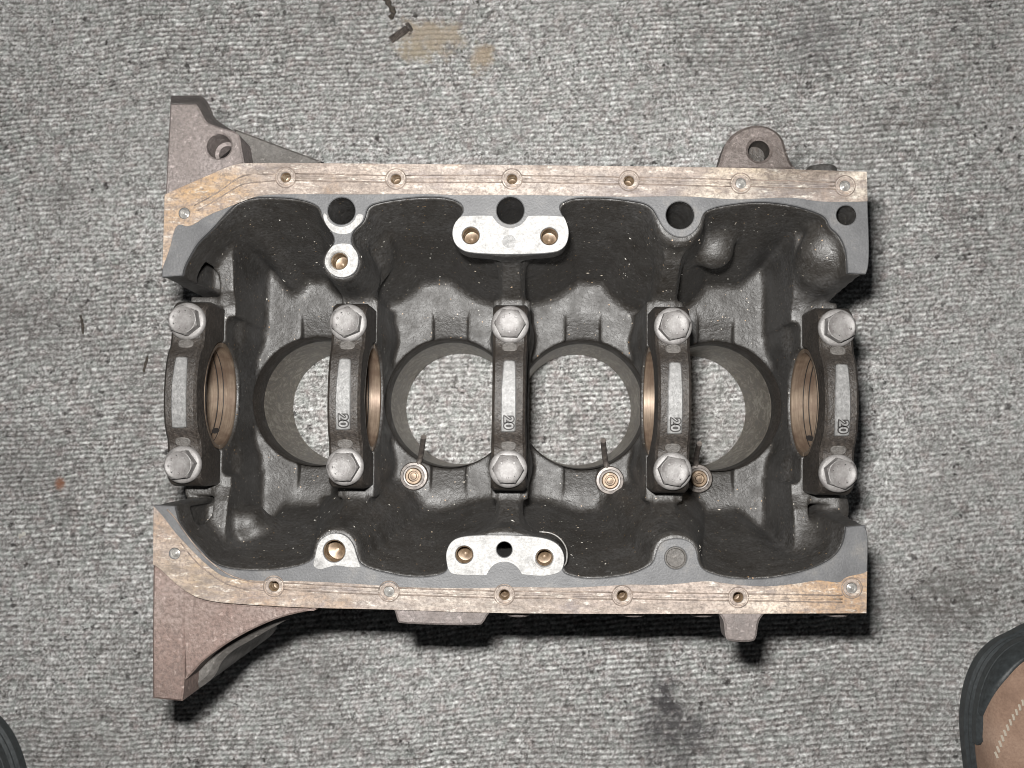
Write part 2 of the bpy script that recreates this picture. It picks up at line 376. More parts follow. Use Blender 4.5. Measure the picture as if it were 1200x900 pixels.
# ------------------------------------------------------------------ carpet
def build_carpet():
    xs = np.concatenate([np.linspace(-1300, -416, 14), np.arange(-414, 400, .76), np.linspace(402, 1300, 14)])
    ys = np.concatenate([np.linspace(-1300, -290, 14), np.arange(-288, 345, .76), np.linspace(347, 1300, 14)])
    X, Y = np.meshgrid(xs, ys, indexing='ij')
    def vn(X, Y, s, seed):
        r = np.random.default_rng(seed); G = r.random((512, 512)); gx = X/s; gy = Y/s
        i = np.floor(gx).astype(int); j = np.floor(gy).astype(int); fx = gx-i; fy = gy-j
        fx = fx*fx*(3-2*fx); fy = fy*fy*(3-2*fy)
        g = lambda a, b: G[a % 512, b % 512]
        return (g(i, j)*(1-fx)+g(i+1, j)*fx)*(1-fy)+(g(i, j+1)*(1-fx)+g(i+1, j+1)*fx)*fy
    a = math.radians(4.6)
    warp = (vn(X, Y, 90, 1)-.5)*9+(vn(X, Y, 17, 2)-.5)*2.4
    U = X*math.cos(a)+Y*math.sin(a)+(vn(X, Y, 30, 3)-.5)*6; Vv = -X*math.sin(a)+Y*math.cos(a)+warp
    per = 3.7; row = np.floor(Vv/per).astype(int); fr = Vv/per-row
    ph = np.random.default_rng(5).random(4096)[row % 4096]
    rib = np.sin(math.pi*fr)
    bl = 6.2; uu = U/bl+ph*37+(vn(X, Vv, 5.5, 21)-.5)*1.1; bi = np.floor(uu).astype(int); bf = uu-bi
    br = np.random.default_rng(6).random((1024, 1024))[row % 1024, bi % 1024]
    br2 = np.random.default_rng(8).random((1024, 1024))[row % 1024, bi % 1024]
    bead = np.sin(math.pi*np.clip(bf, 0, 1))**.6
    worn = np.clip(vn(X, Y, 70, 9)*1.5-.35+np.clip((X-330)/120, 0, .5), 0, 1)*.75      # matted patches lose their rib
    fibre = vn(X, Y, 1.4, 7)*.6+vn(X, Y, .9, 12)*.4
    h = (rib*(.75+.25*bead*(.5+br)))*(1-.65*worn)*1.25+fibre*.8+(vn(X, Y, 140, 11)-.5)*1.2
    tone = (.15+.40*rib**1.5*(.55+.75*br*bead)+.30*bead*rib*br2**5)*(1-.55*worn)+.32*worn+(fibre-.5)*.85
    tone += (rng.random(X.shape)-.5)*.3
    far = (X < -415) | (X > 401) | (Y < -289) | (Y > 346)      # coarse sheet beyond the woven part in view
    tone[far] = .40; h[far] = 1.2
    n, m = X.shape
    me = bpy.data.meshes.new('carpet'); co = np.empty((n*m, 3), np.float32)
    co[:, 0] = X.ravel()/1000; co[:, 1] = Y.ravel()/1000; co[:, 2] = (h.ravel()-2.4)/1000
    me.vertices.add(n*m); me.vertices.foreach_set('co', co.ravel())
    ii, jj = np.meshgrid(np.arange(n-1), np.arange(m-1), indexing='ij'); b = (ii*m+jj).ravel()
    q = np.stack([b, b+m, b+m+1, b+1], 1).astype(np.int32)
    me.loops.add(q.size); me.polygons.add(len(q)); me.loops.foreach_set('vertex_index', q.ravel())
    me.polygons.foreach_set('loop_start', np.arange(0, q.size, 4, dtype=np.int32))
    me.update(calc_edges=True)
    at = me.attributes.new('tone', 'FLOAT', 'POINT'); at.data.foreach_set('value', np.clip(tone, 0, 1).astype(np.float32).ravel())
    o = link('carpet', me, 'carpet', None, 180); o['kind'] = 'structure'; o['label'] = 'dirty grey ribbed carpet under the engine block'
build_carpet()

# ------------------------------------------------------------------ engine block
B = empty('engine_block', (0, 0, 0), 'dark cast iron four cylinder engine block lying upside down on the carpet', 'engine block')

def poly_sd(X, Y, poly):
    p = np.array(poly, np.float32); d = np.full(X.shape, 1e9, np.float32); s = np.zeros(X.shape, bool)
    j = len(p)-1
    for i in range(len(p)):
        a, b = p[j], p[i]; e = b-a; L = e.dot(e)
        if L > 1e-9:
            wx, wy = X-a[0], Y-a[1]; tt = np.clip((wx*e[0]+wy*e[1])/L, 0, 1)
            d = np.minimum(d, (wx-e[0]*tt)**2+(wy-e[1]*tt)**2)
            with np.errstate(divide='ignore', invalid='ignore'):
                c = ((a[1] > Y) != (b[1] > Y)) & (X < (b[0]-a[0])*(Y-a[1])/(b[1]-a[1]+1e-12)+a[0])
            s ^= c
        j = i
    d = np.sqrt(d); return np.where(s, -d, d)

class Field:
    def __init__(s, lo, hi, v):
        s.ax = [np.arange(lo[k], hi[k]+v, v, dtype=np.float32) for k in range(3)]
        s.D = np.full([len(a) for a in s.ax], 1e3, np.float32)
    def sl(s, bb):
        r = []
        for k in range(3):
            a = s.ax[k]; i = int(np.searchsorted(a, bb[2*k])); j = int(np.searchsorted(a, bb[2*k+1])); r.append(slice(max(i-1, 0), min(j+1, len(a))))
        return tuple(r)
    def grid(s, sl): return s.ax[0][sl[0]][:, None, None], s.ax[1][sl[1]][None, :, None], s.ax[2][sl[2]][None, None, :]
    def add(s, fn, bb=(-1e4, 1e4)*3, k=6.0):
        sl = s.sl(bb); d = fn(*s.grid(sl)); a = s.D[sl]
        h = np.clip(.5+.5*(d-a)/k, 0, 1); s.D[sl] = d+(a-d)*h-k*h*(1-h)
    def cut(s, fn, bb=(-1e4, 1e4)*3, k=2.0):
        sl = s.sl(bb); d = -fn(*s.grid(sl)); a = s.D[sl]
        h = np.clip(.5-.5*(d-a)/k, 0, 1); s.D[sl] = d+(a-d)*h+k*h*(1-h)
def sbox(cx, cy, cz, hx, hy, hz, r=2.0):
    def f(x, y, z):
        qx, qy, qz = np.abs(x-cx)-hx+r, np.abs(y-cy)-hy+r, np.abs(z-cz)-hz+r
        return np.sqrt(np.maximum(qx, 0)**2+np.maximum(qy, 0)**2+np.maximum(qz, 0)**2)+np.minimum(np.maximum(qx, np.maximum(qy, qz)), 0)-r
    return f
def scyl(cx, cy, r, z0, z1, rd=2.0, flare=0.0):
    def f(x, y, z):
        q = np.sqrt((x-cx)**2+(y-cy)**2)-(r+flare*(z1-z)); w_ = np.maximum(z0-z, z-z1)
        return np.sqrt(np.maximum(q+rd, 0)**2+np.maximum(w_+rd, 0)**2)+np.minimum(np.maximum(q, w_)+rd, 0)-rd
    return f
def scaps(a, b, r):
    a = np.array(a, float); b = np.array(b, float); ab = b-a; L = ab.dot(ab)
    def f(x, y, z):
        tt = np.clip(((x-a[0])*ab[0]+(y-a[1])*ab[1]+(z-a[2])*ab[2])/L, 0, 1)
        return np.sqrt((x-a[0]-ab[0]*tt)**2+(y-a[1]-ab[1]*tt)**2+(z-a[2]-ab[2]*tt)**2)-r
    return f

def build_casting():
    Fd = Field((-193, -118, -3), (193, 128, 231), VOX)
    x2, y2 = Fd.ax[0][:, None]*np.ones((1, len(Fd.ax[1])), np.float32), Fd.ax[1][None, :]*np.ones((len(Fd.ax[0]), 1), np.float32)
    up2 = poly_sd(x2, y2, trace(UPPER_W)); lo2 = poly_sd(x2, y2, trace(LOWER_W))
    z = Fd.ax[2][None, None, :]
    # cylinder deck
    Fd.add(sbox(0, 1, 56, 185.5, 92, 56, 4), k=.5)
    # crankcase walls, drafted inwards towards the cylinder deck
    off = np.minimum(.225*(ZR-z), 28)
    ends = np.clip((np.abs(Fd.ax[0])-138)/22, 0, 1); ends = ends*ends*(3-2*ends)
    ends = np.where(Fd.ax[0] < 0, .92*ends, .62*ends)
    off = off*(1-ends)[:, None, None]
    wall = np.minimum(up2, lo2)[:, :, None]-off
    xg, yg, zg = Fd.grid((slice(None),)*3)
    clip = np.maximum(np.maximum(np.abs(xg)-184.6, np.maximum(yg-(118.5-.05*(ZR-zg)), -(108.5-.05*(ZR-zg))-yg)), np.maximum(zg-227.2, 20-zg))
    wall = np.maximum(wall, clip)
    k = 6.0; h = np.clip(.5+.5*(wall-Fd.D)/k, 0, 1); Fd.D = wall+(Fd.D-wall)*h-k*h*(1-h)
    Fd.D = np.maximum(Fd.D, np.maximum(np.abs(xg)-185, zg-227.2))
    # webs
    for i, xm in enumerate(MAINS):
        end = i in (0, 4); sgn = -1 if i == 0 else 1
        xw = xm-sgn*11.5 if end else xm
        def web(x, y, zz, xw=xw, end=end):
            ay = np.abs(y)
            if end: top = np.interp(ay, [0, 52, 60, 90, 120], [178, 179, 184, 190, 196])
            else: top = np.interp(ay, [0, 51, 57, 62, 74, 78, 120], [180, 180, 181, 190, 212, 216, 220])
            return np.maximum(np.maximum(np.abs(x-xw)-(4.2+(0 if end else .02)*(ZR-zz)), (zz-top)*.8), np.maximum(ay-104, (46-ay) if end else -ay))
        Fd.add(web, (xm-26, xm+26, -110, 118, 90, 231), k=5 if end else 4)
        if not end:                       # the broad neck that carries the web up to the wall boss
            for s in (-1, 1):
                Fd.add(scaps((xm, s*57, 168), (xm, s*84, 207), 7.5), (xm-24, xm+24, s*72-34, s*72+34, 130, 226), k=4)
        Fd.add(sbox(xm, 0, 146, 10.6, 57, 34.4, 1.0), (xm-22, xm+22, -72, 72, 96, 190), k=4)
        for s in (-1, 1):
            Fd.add(scaps((xm-(sgn*2 if end else 0), s*40, 104), (xm-(sgn*2 if end else 0), s*38, 150), 12.5), (xm-28, xm+28, s*38-28, s*38+28, 84, 184), k=5)
    # pads of the baffle plates and round bosses, with their columns
    for pts in (pad_top, pad_bot):
        sd = poly_sd(x2, y2, trace(pts))[:, :, None]
        pr = np.maximum(sd, np.maximum(zg-227.2, 214-zg)); h = np.clip(.5+.5*(pr-Fd.D)/4, 0, 1); Fd.D = pr+(Fd.D-pr)*h-4*h*(1-h)
    kb = poly_sd(x2, y2, trace(boss_key))[:, :, None]
    pr = np.maximum(kb-.06*(ZR-zg), np.maximum(zg-227.2, 178-zg)); h = np.clip(.5+.5*(pr-Fd.D)/4, 0, 1); Fd.D = pr+(Fd.D-pr)*h-4*h*(1-h)
    Fd.D = np.maximum(Fd.D, zg-227.2)
    for (u, v, zz, r, z0) in [(398, 306, 225, 8.6, 165), (598, 262, 225, 14, 160), (797, 262, 225, 11, 150), (391.7, 645, 225, 10.5, 160), (792, 652, 225, 11, 150), (591, 652, 225, 14, 160)]:
        cx, cy = P(u, v, ZR); Fd.add(scyl(cx, cy, r, z0, 226, 2, .05), (cx-40, cx+40, cy-40, cy+40, z0-12, 228), k=7)
    # cast lumps in the corners of the crankcase
    for (u, v, zz, r) in [(971, 298, 216, 13.5), (966, 318, 206, 10), (955, 340, 182, 9), (960, 640, 190, 12), (985, 590, 176, 9), (940, 632, 172, 8), (288, 607, 172, 7), (303, 624, 166, 8)]:
        cx, cy = P(u, v, zz); Fd.add(scaps((cx, cy, zz-16), (cx, cy+(3 if cy > 0 else -3), zz-r*.6), r), (cx-32, cx+32, cy-32, cy+32, zz-50, zz+26), k=8)
    a = P(838, 262, 186); b = P(838, 291, 186); Fd.add(scaps((*a, 186), (*b, 182), 11), (a[0]-36, a[0]+36, b[1]-30, a[1]+30, 150, 215), k=7)
    a = P(447, 300, 175); Fd.add(scaps((a[0], a[1]+8, 185), (a[0]-3, a[1]-6, 165), 5), (a[0]-30, a[0]+30, a[1]-44, a[1]+40, 130, 200), k=9)
    for s in (-1, 1):                     # pockets between end webs and end rims
        for xe in (-1, 1):
            cx, cy = xe*173.6, s*74
            if xe < 0:
                Fd.cut(sbox(cx+xe*.3, s*74, 186, 3.5, 12, 20, 3), (cx-14, cx+14, cy-40, cy+40, 150, 229), k=2)
    # cuts
    for xb in BORES:
        Fd.cut(scyl(xb, 0, BR+.25, -9, 147, .3), (xb-52, xb+52, -52, 52, -9, 156), k=1.0)
        for s in (-1, 1):
            def notch(x, y, zz, xb=xb, s=s):
                ay = y*s
                return np.maximum(np.maximum(np.abs(x-xb)-10.8, np.maximum(BR-8-ay, ay-(BR+19))), (ZB+.4-(BR+18-ay)*.40)-zz)
            Fd.cut(notch, (xb-16, xb+16, min(s*30, s*70), max(s*30, s*70), 70, 128), k=2.5)
    for xm in MAINS:
        def sad(x, y, zz, xm=xm):
            d = np.sqrt(y**2+(zz-ZC)**2)-RH
            return np.maximum(np.minimum(d, np.maximum(ZC-zz, np.abs(y)-51.4)), np.abs(x-xm)-16)
        Fd.cut(sad, (xm-20, xm+20, -60, 60, 140, 231), k=.6)
    for x, y, r in ALLH:
        zb_ = 150 if r > 5 or abs(r-4.0) < .01 else 205
        Fd.cut(scyl(x, y, r+.5, zb_, 240, .3), (x-14, x+14, y-14, y+14, zb_-6, 231), k=.5)
    # low casting relief
    D = Fd.D
    D[0] = np.maximum(D[0], 1); D[-1] = np.maximum(D[-1], 1); D[:, 0] = np.maximum(D[:, 0], 1); D[:, -1] = np.maximum(D[:, -1], 1)
    D[:, :, 0] = np.maximum(D[:, :, 0], 1); D[:, :, -1] = np.maximum(D[:, :, -1], 1)
    # naive surface nets
    ins = D < 0; nx, ny, nz = D.shape
    cnt = np.zeros((nx-1, ny-1, nz-1), np.uint8)
    for i in (0, 1):
        for j in (0, 1):
            for l in (0, 1): cnt += ins[i:nx-1+i, j:ny-1+j, l:nz-1+l]
    act = (cnt > 0) & (cnt < 8); ci = np.argwhere(act); N = len(ci)
    idx = np.full(act.shape, -1, np.int32); idx[act] = np.arange(N)
    cor = np.array([(i, j, l) for i in (0, 1) for j in (0, 1) for l in (0, 1)])
    val = np.stack([D[ci[:, 0]+c[0], ci[:, 1]+c[1], ci[:, 2]+c[2]] for c in cor], 1)
    acc = np.zeros((N, 3)); w8 = np.zeros(N)
    for a in range(8):
        for b in range(a+1, 8):
            if np.abs(cor[a]-cor[b]).sum() != 1: continue
            va, vb = val[:, a], val[:, b]; m = (va < 0) != (vb < 0)
            tt = np.where(m, va/np.where(m, va-vb, 1), 0)[:, None]
            acc += np.where(m[:, None], cor[a]+(cor[b]-cor[a])*tt, 0); w8 += m
    co = (ci+acc/w8[:, None])*VOX+np.array([a[0] for a in Fd.ax])
    quads = []
    for ax in range(3):
        s0 = [slice(1, -1)]*3; s0[ax] = slice(0, -1); s1 = [slice(1, -1)]*3; s1[ax] = slice(1, None)
        A, Bv = ins[tuple(s0)], ins[tuple(s1)]; e = np.argwhere(A != Bv)
        flip = A[e[:, 0], e[:, 1], e[:, 2]]
        o = e+1; o[:, ax] -= 1
        u, v = (ax+1) % 3, (ax+2) % 3
        def at(du, dv):
            c = o.copy(); c[:, u] -= du; c[:, v] -= dv; return idx[c[:, 0], c[:, 1], c[:, 2]]
        q = np.stack([at(1, 1), at(0, 1), at(0, 0), at(1, 0)], 1); q[~flip] = q[~flip][:, ::-1]; quads.append(q)
    q = np.concatenate(quads).astype(np.int32)
    me = bpy.data.meshes.new('casting'); me.vertices.add(N); me.vertices.foreach_set('co', (co/1000).astype(np.float32).ravel())
    me.loops.add(q.size); me.polygons.add(len(q)); me.loops.foreach_set('vertex_index', q.ravel())
    me.polygons.foreach_set('loop_start', np.arange(0, q.size, 4, dtype=np.int32)); me.update(calc_edges=True)
    print('casting quads', len(q))
    return me
cast_me = build_casting()
casting = link('crankcase', cast_me, 'cast', B, 180)

# metal chips lying in the crankcase
def chips():
    n = len(cast_me.vertices); co = np.empty(n*3, np.float32); cast_me.vertices.foreach_get('co', co); co = co.reshape(-1, 3)
    no = np.empty(n*3, np.float32); cast_me.vertex_normals.foreach_get('vector', no); no = no.reshape(-1, 3)
    ok = np.where((no[:, 2] > .12) & (np.abs(co[:, 0]) < .165) & (np.abs(co[:, 1]) < .098) & (co[:, 2] > .108))[0]
    V, Fc = [], []
    for k in rng.choice(ok, 260):
        p, nn = Vector(co[k].tolist()), Vector(no[k].tolist()); s = random.choice([.25, .3, .3, .35, .4, .5, .8])/1000
        a = nn.orthogonal().normalized(); a.rotate(Matrix.Rotation(random.random()*6.3, 3, nn)); b = nn.cross(a); i = len(V)
        st = random.uniform(.8, 2.0)
        V += [p+a*s*st+nn*s*.3, p+b*s*.6+nn*s*.3, p-a*s*st*.8+nn*s*.4, p-b*s*.7+nn*s*.3, p+nn*s*.9]
        Fc += [(i, i+1, i+4), (i+1, i+2, i+4), (i+2, i+3, i+4), (i+3, i, i+4)]
    o = link('metal_chips', mesh('metal_chips', V, Fc), 'chip', B, None); o['kind'] = 'stuff'
chips()

# sump face rails
for pts in (UPPER, LOWER):
    poly = trace(pts)
    link('sump_rail', plate_mesh('sump_rail', poly, holes_in(poly), 226.0, ZR, .45), 'rail', B)
# gasket residue, a thin skin on the outer band of each rail
RES_U = [(189.8,316,1),(191,300),(193,228,1),(245,205),(275,192),(300,190.8),(380,191.3),(600,193.3),(845,195.8),(1015.7,201.3,1),(1016.6,236,1),(985,237),(955,236),(930,231),(893,232.5),(868,234),(845,233),(800,229.5),(740,231),(655,229),(598,228.5),(543,229),(490,227),(440,228),(372,227.6),(330,227.5),(305,229),(289,234),(265,244),(242,253),(228,263),(219,266),(209.6,262),(204,270),(200,288),(195.6,301)]
RES_L = [(180,593,1),(193,607),(203.4,622),(221,641),(237,657),(250,668),(265,678),(306,681),(337.6,680.5),(380,682),(430,685),(470,688),(520,689),(573,689),(609,687.5),(660,689),(706,687),(740,684.5),(780,686),(830,680),(851,684),(895,688),(935,684),(960,679),(984,684),(990,676),(1012,672),(1016.2,669,1),(1015.2,718.6,1),(740,719.6),(573,718.6),(459,714.2),(372,712.7),(300,709.2),(240,704.7),(213,690.7),(187,665.7),(179.3,661.5,1)]
def jag(poly, amp, n=3):
    p = chaikin(poly, n); return p
def inset_poly(pts): return trace(pts)
for pts, lo_ in ((RES_U, 0), (RES_L, 1)):
    poly = trace(pts)
    link('gasket_residue', plate_mesh('gasket_residue', poly, holes_in(poly, .3), ZR-.1, ZR+.3, .12), 'residue', B)
# scraped bright pads
def circ_px(u, v, r, a0, a1, n=9):
    return [(u+r*math.cos(math.radians(a0+(a1-a0)*i/(n-1))), v+r*math.sin(math.radians(a0+(a1-a0)*i/(n-1)))) for i in range(n)]
def pad(pts):
    poly = trace(pts); link('scraped_pad', plate_mesh('scraped_pad', poly, holes_in(poly, .3), ZR-.1, ZR+.45, .15), 'pad', B)
pad([(660.5,254,1),(663.3,259),(666.6,270),(665.6,281),(660.6,291),(648,296.5),(598,298.2),(551,296.5),(539,291.6),(532.1,284),(529.8,273),(532.1,263),(537.4,256),(541,253.5,1),(560,252.5),(577,253,1)]+circ_px(598,246.5,21,160,20)[1:-1]+[(619,253,1),(640,252.5)])
pad([(414,290),(419,296.7),(420.3,306),(417.3,317.4),(409.3,323.6),(399,325.6),(388.8,321.7),(381.9,313.8),(380.3,305),(383,297),(387.3,291.2),(391,287),(401,285),(411,286)])
pad([(378.5,254),(380,249),(384,253)]+circ_px(400,247,19,150,30)+[(417,253),(421,250),(427.3,253),(423.3,261.4),(414.8,268.4),(411.6,273),(402,275),(391.7,273),(387.2,269.6),(381.8,262.7)])
pad([(525.4,668),(523.2,657.8),(522.9,646.7),(527.8,635.8),(537,629.8),(556.7,627.4),(591,627.1),(620.6,628.2),(643.8,631.8),(656.3,640),(661.6,652),(660.4,663),(656,671.5),(636,675.5),(612,673,1)]+circ_px(591,679,21,-20,-160)+[(570,674,1),(548,674),(530,673)])
pad([(368,657),(369.8,650),(372.1,639.7),(376.9,631),(389.7,624.4),(403.8,626.4),(413.7,636.8),(417.6,651),(421,660.5),(424,665),(409,665),(396,662),(383,665),(376,668),(367,664)])
# gasket bead imprint: two fine lines linking rings round every rail hole
def line_run(us, closed=False, r=.4, mat='line'):
    link('gasket_line', tube_mesh('gasket_line', [(*P(u, v), ZR+.22) for u, v in us], r, 6, closed), mat, B, 180)
def bezier(pts, n=6):
    p = np.array(pts, float); out = []
    q = np.vstack([2*p[0]-p[1], p, 2*p[-1]-p[-2]])
    for i in range(1, len(q)-2):
        for k in range(n):
            s = k/n; a, b, c, d = q[i-1], q[i], q[i+1], q[i+2]
            out.append(tuple(.5*((2*b)+(-a+c)*s+(2*a-5*b+4*c-d)*s*s+(-a+3*b-3*c+d)*s**3)))
    out.append(tuple(p[-1])); return out
topH = HOLES_M6[:6]; botH = HOLES_M6[7:13]
for row in (topH, botH):
    for (u0, v0), (u1, v1) in zip(row[:-1], row[1:]):
        if abs(v0-v1) > 8: v1 = v0+2
        line_run([(u0+11+(u1-u0-22)*k/8, v0+(v1-v0)*k/8+random.uniform(-.6, .6)) for k in range(9)], False, .55, 'residue')
        for dy in (-4.2, 3.8):
            line_run([(u0+11+(u1-u0-22)*k/8, v0+(v1-v0)*k/8+dy+random.uniform(-.35, .35)) for k in range(9)])
for u, v in HOLES_M6:
    if (u, v) in ((216, 250), (204.7, 648.6)): continue
    line_run([(u+12.0*math.cos(2*math.pi*k/36), v+12.0*math.sin(2*math.pi*k/36)) for k in range(36)], True, .35)
    ring = lathe_mesh('hole_rim', [(4.6, .25), (4.3, .55), (3.0, .55), (2.75, .2)], 28, cap=False)
    o = link('hole_rim', ring, 'residue', B); o.location = (P(u, v)[0]/1000, P(u, v)[1]/1000, ZR/1000)
line_run(bezier([(323,204.5),(292,205),(276,211),(255,226),(228,241)])); line_run(bezier([(323,212),(290,215),(275,221),(256,233),(232,247)]))
line_run(bezier([(310,682),(292,681),(266,672),(240,652),(220,628),(206,608),(196,597)])); line_run(bezier([(310,692),(286,690),(260,681),(232,660),(212,636)]))

# threads, plugs and screws in the holes
def thread(name, x, y, r, depth, mat, bright=False):
    prof = [(r+.1, -.5)]; zz = -.5
    while -zz < depth: prof += [(r-.45, zz-.55), (r-.02, zz-1.1)]; zz -= 1.1
    prof += [(r-.4, zz), (0.35*r, zz-(1.2 if not bright else -1.0)), (.05, zz-(1.8 if not bright else -1.6))]
    o = link(name, lathe_mesh(name, prof, 24), mat, B, 60); o.location = (x/1000, y/1000, ZR/1000)
for i, (u, v) in enumerate(HOLES_M6):
    br = (u, v) in ((868, 215), (990, 218), (216, 250), (456, 693), (998, 689), (204.7, 648.6))
    thread('threaded_hole', *P(u, v), 2.72, 2.2 if br else 9, 'steel' if br else 'thread', br)
for u, v, r in PADH: thread('threaded_hole', *P(u, v), r-.03, 11, 'thread')
for u, v in ((397.8, 306), (638, 653.6)):
    ring = lathe_mesh('dowel_ring', [(6.0, .2), (5.8, .75), (5.0, .8), (4.5, .3)], 32, cap=False)
    o = link('dowel_ring', ring, 'steel', B); o.location = (P(u, v)[0]/1000, P(u, v)[1]/1000, ZR/1000)
for u, v, r in DRAIN+SMALL:
    o = link('drain_hole', lathe_mesh('drain_hole', [(r-.02, -.7), (r-.02, -40), (r-.02, -76), (.1, -76)], 36), 'cast', B, 60); o.location = (P(u, v)[0]/1000, P(u, v)[1]/1000, ZR/1000)
for u, v, r in PLUG:
    o = link('core_plug', lathe_mesh('core_plug', [(r-.05, -.9), (r-.7, -.7), (r-1.1, -1.6), (.1, -1.9)], 36), 'gusset', B, 60); o.location = (P(u, v)[0]/1000, P(u, v)[1]/1000, ZR/1000)
o = link('core_plug', lathe_mesh('core_plug', [(3.6, 0), (3.5, .55), (.1, .6)], 24), 'cappad', B); o.location = (P(596.5, 283)[0]/1000, P(596.5, 283)[1]/1000, ZR/1000)
# curled burr on the lower pad
link('metal_burr', tube_mesh('metal_burr', [(*P(u, v, 226), 226-1.5*k/10) for k, (u, v) in enumerate(bezier([(632,623),(646,625),(657,632),(664,644),(664,658),(661,664)], 3))], .45, 6), 'steel', B, 180)

# ------------------------------------------------------------------ cylinder bores
for xb in BORES:
    prof = [(BR+.8, ZB-27.5), (BR, ZB-28), (BR, 60), (BR, 30), (BR, 1.2), (BR+1.0, .4), (BR+2.2, .4)]
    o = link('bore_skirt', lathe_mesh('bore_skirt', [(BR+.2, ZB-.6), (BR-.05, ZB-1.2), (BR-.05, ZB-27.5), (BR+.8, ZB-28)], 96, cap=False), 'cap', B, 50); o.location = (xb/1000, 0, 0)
    o = link('cylinder_bore', lathe_mesh('cylinder_bore', prof, 96, cap=False), 'bore', B, 50); o.location = (xb/1000, 0, 0)

# ------------------------------------------------------------------ main bearing caps, bolts, shells
def bolt_mesh():
    n = 48; af = 7.3
    def hexr(a): return af/math.cos((a+math.pi/6) % (math.pi/3)-math.pi/6)
    def rf(k, a, r):
        if k in (5, 6): return hexr(a)
        if k == 7: return min(hexr(a), 7.45)
        return r
    prof = [(9.5, -1), (10.2, -.2), (10.2, .9), (9.8, 1.7), (8.95, 2.2), (8, 2.3), (8, 7.7), (7.6, 8.7), (6.9, 8.95), (6.3, 8.55), (3, 8.35), (.1, 8.5)]
    me = lathe_mesh('cap_bolt', prof, n, rf)
    bm = bmesh.new(); bm.from_mesh(me)
    for i in range(7):                    # stamped marks round the head
        a = i*.78+.3; m = Matrix.Translation((.0047*math.cos(a), .0047*math.sin(a), .0086)) @ Matrix.Rotation(a, 4, 'Z')
        if i in (0, 2, 5):
            bmesh.ops.create_cone(bm, segments=10, radius1=.0008, radius2=.0006, depth=.0008, cap_ends=True, matrix=m)
        else:
            bmesh.ops.create_cube(bm, size=1, matrix=m @ Matrix.Diagonal((.0015, .0005, .0007, 1)))
            bmesh.ops.create_cube(bm, size=1, matrix=m @ Matrix.Translation((.0004, 0, 0)) @ Matrix.Diagonal((.0004, .0014, .0007, 1)))
    bm.to_mesh(me); bm.free(); return me
bolt_me = bolt_mesh()
def cap_mesh():
    o = [(-51, 180.4), (-51, 203)]+[(-49.5, 210), (-46, 214.5)]+[(-30, 215), (-26, 216.2), (-22, 220), (-17, 222.6), (-9, 224.4), (0, 225), (9, 224.4), (17, 222.6), (22, 220), (26, 216.2), (30, 215), (46, 214.5), (49.5, 210), (51, 203), (51, 180.4)]
    o += [(RH*math.cos(math.pi*k/28), ZC+.4+RH*math.sin(math.pi*k/28)) for k in range(29)]
    me = plate_mesh('main_cap', o, [], -10, 10, 1.6)
    # curve plane XY -> world YZ, extrusion -> X
    me.transform(Matrix(((0, 0, 1, 0), (1, 0, 0, 0), (0, 1, 0, 0), (0, 0, 0, 1))))
    bm = bmesh.new(); bm.from_mesh(me)
    for v in bm.verts:
        if v.co.z > .2: v.co.x *= 1-.12*min((v.co.z-.2)/.02, 1)
    bm.to_mesh(me); bm.free(); return me
cap_me = cap_mesh()
def seat_mesh():
    out = [(-3.9, -18.5), (-3.6, -19.2), (3.4, -19.0), (3.8, -18), (4.0, 0), (3.4, 17.5), (2.7, 18.8), (-2.4, 18.8), (-3.1, 17.8), (-4.1, 2)]
    bmx = plate_mesh('cast_pad', [tuple(p) for p in chaikin(out, 1)], [], 0, 3.2, .5)
    bm = bmesh.new(); bm.from_mesh(bmx)
    bmesh.ops.subdivide_edges(bm, edges=[e for e in bm.edges if e.calc_length() > .004], cuts=8, use_grid_fill=True)
    for v in bm.verts: v.co.z += .2242-.0022*(v.co.y/.0185)**2 - .0013
    bm.to_mesh(bmx); bm.free(); return bmx
seat_me = seat_mesh()
def text_mesh(body, size, ext, fat=.12):
    cu = bpy.data.curves.new('t', 'FONT'); cu.body = body; cu.size = size; cu.extrude = ext; cu.align_x = 'CENTER'; cu.align_y = 'CENTER'; cu.space_character = 1.05
    cu.offset = fat
    o = bpy.data.objects.new('t', cu); col.objects.link(o)
    me = bpy.data.meshes.new_from_object(o.evaluated_get(bpy.context.evaluated_depsgraph_get())); bpy.data.objects.remove(o); me.transform(Matrix.Scale(.001, 4)); return me
step_me = plate_mesh('cast_step', [tuple(p) for p in chaikin([(-4.2, -2.6), (4.2, -2.6), (4.2, 2.6), (-4.2, 2.6)], 2)], [], 0, 2.0, .6)
num_me = text_mesh('20', 6.6, .5); shadow_grime_me = text_mesh('20', 6.6, .5, .75)
def shell_mesh(a0, a1, groove):
    """half shell round the X axis"""
    prof = [(-9, RH-.1), (-9, RS+.5), (-8.6, RS)]
    if groove: prof += [(-1.7, RS), (-1.5, RS+1.1), (1.5, RS+1.1), (1.7, RS)]
    prof += [(8.6, RS), (9, RS+.5), (9, RH-.1)]
    n = 40; V, Fc = [], []
    for i in range(n+1):
        a = a0+(a1-a0)*i/n
        for xx, r in prof: V.append((xx/1000, r*math.cos(a)/1000, (ZC+r*math.sin(a))/1000))
    m = len(prof)
    for i in range(n):
        for k in range(m): Fc.append((i*m+k, i*m+(k+1) % m, (i+1)*m+(k+1) % m, (i+1)*m+k))
    Fc += [tuple(range(m)), tuple(range(n*m, n*m+m))[::-1]]
    return mesh('bearing_shell', V, Fc)
sh_lo = shell_mesh(math.pi, 2*math.pi, True); sh_up = shell_mesh(.01, math.pi-.01, False)
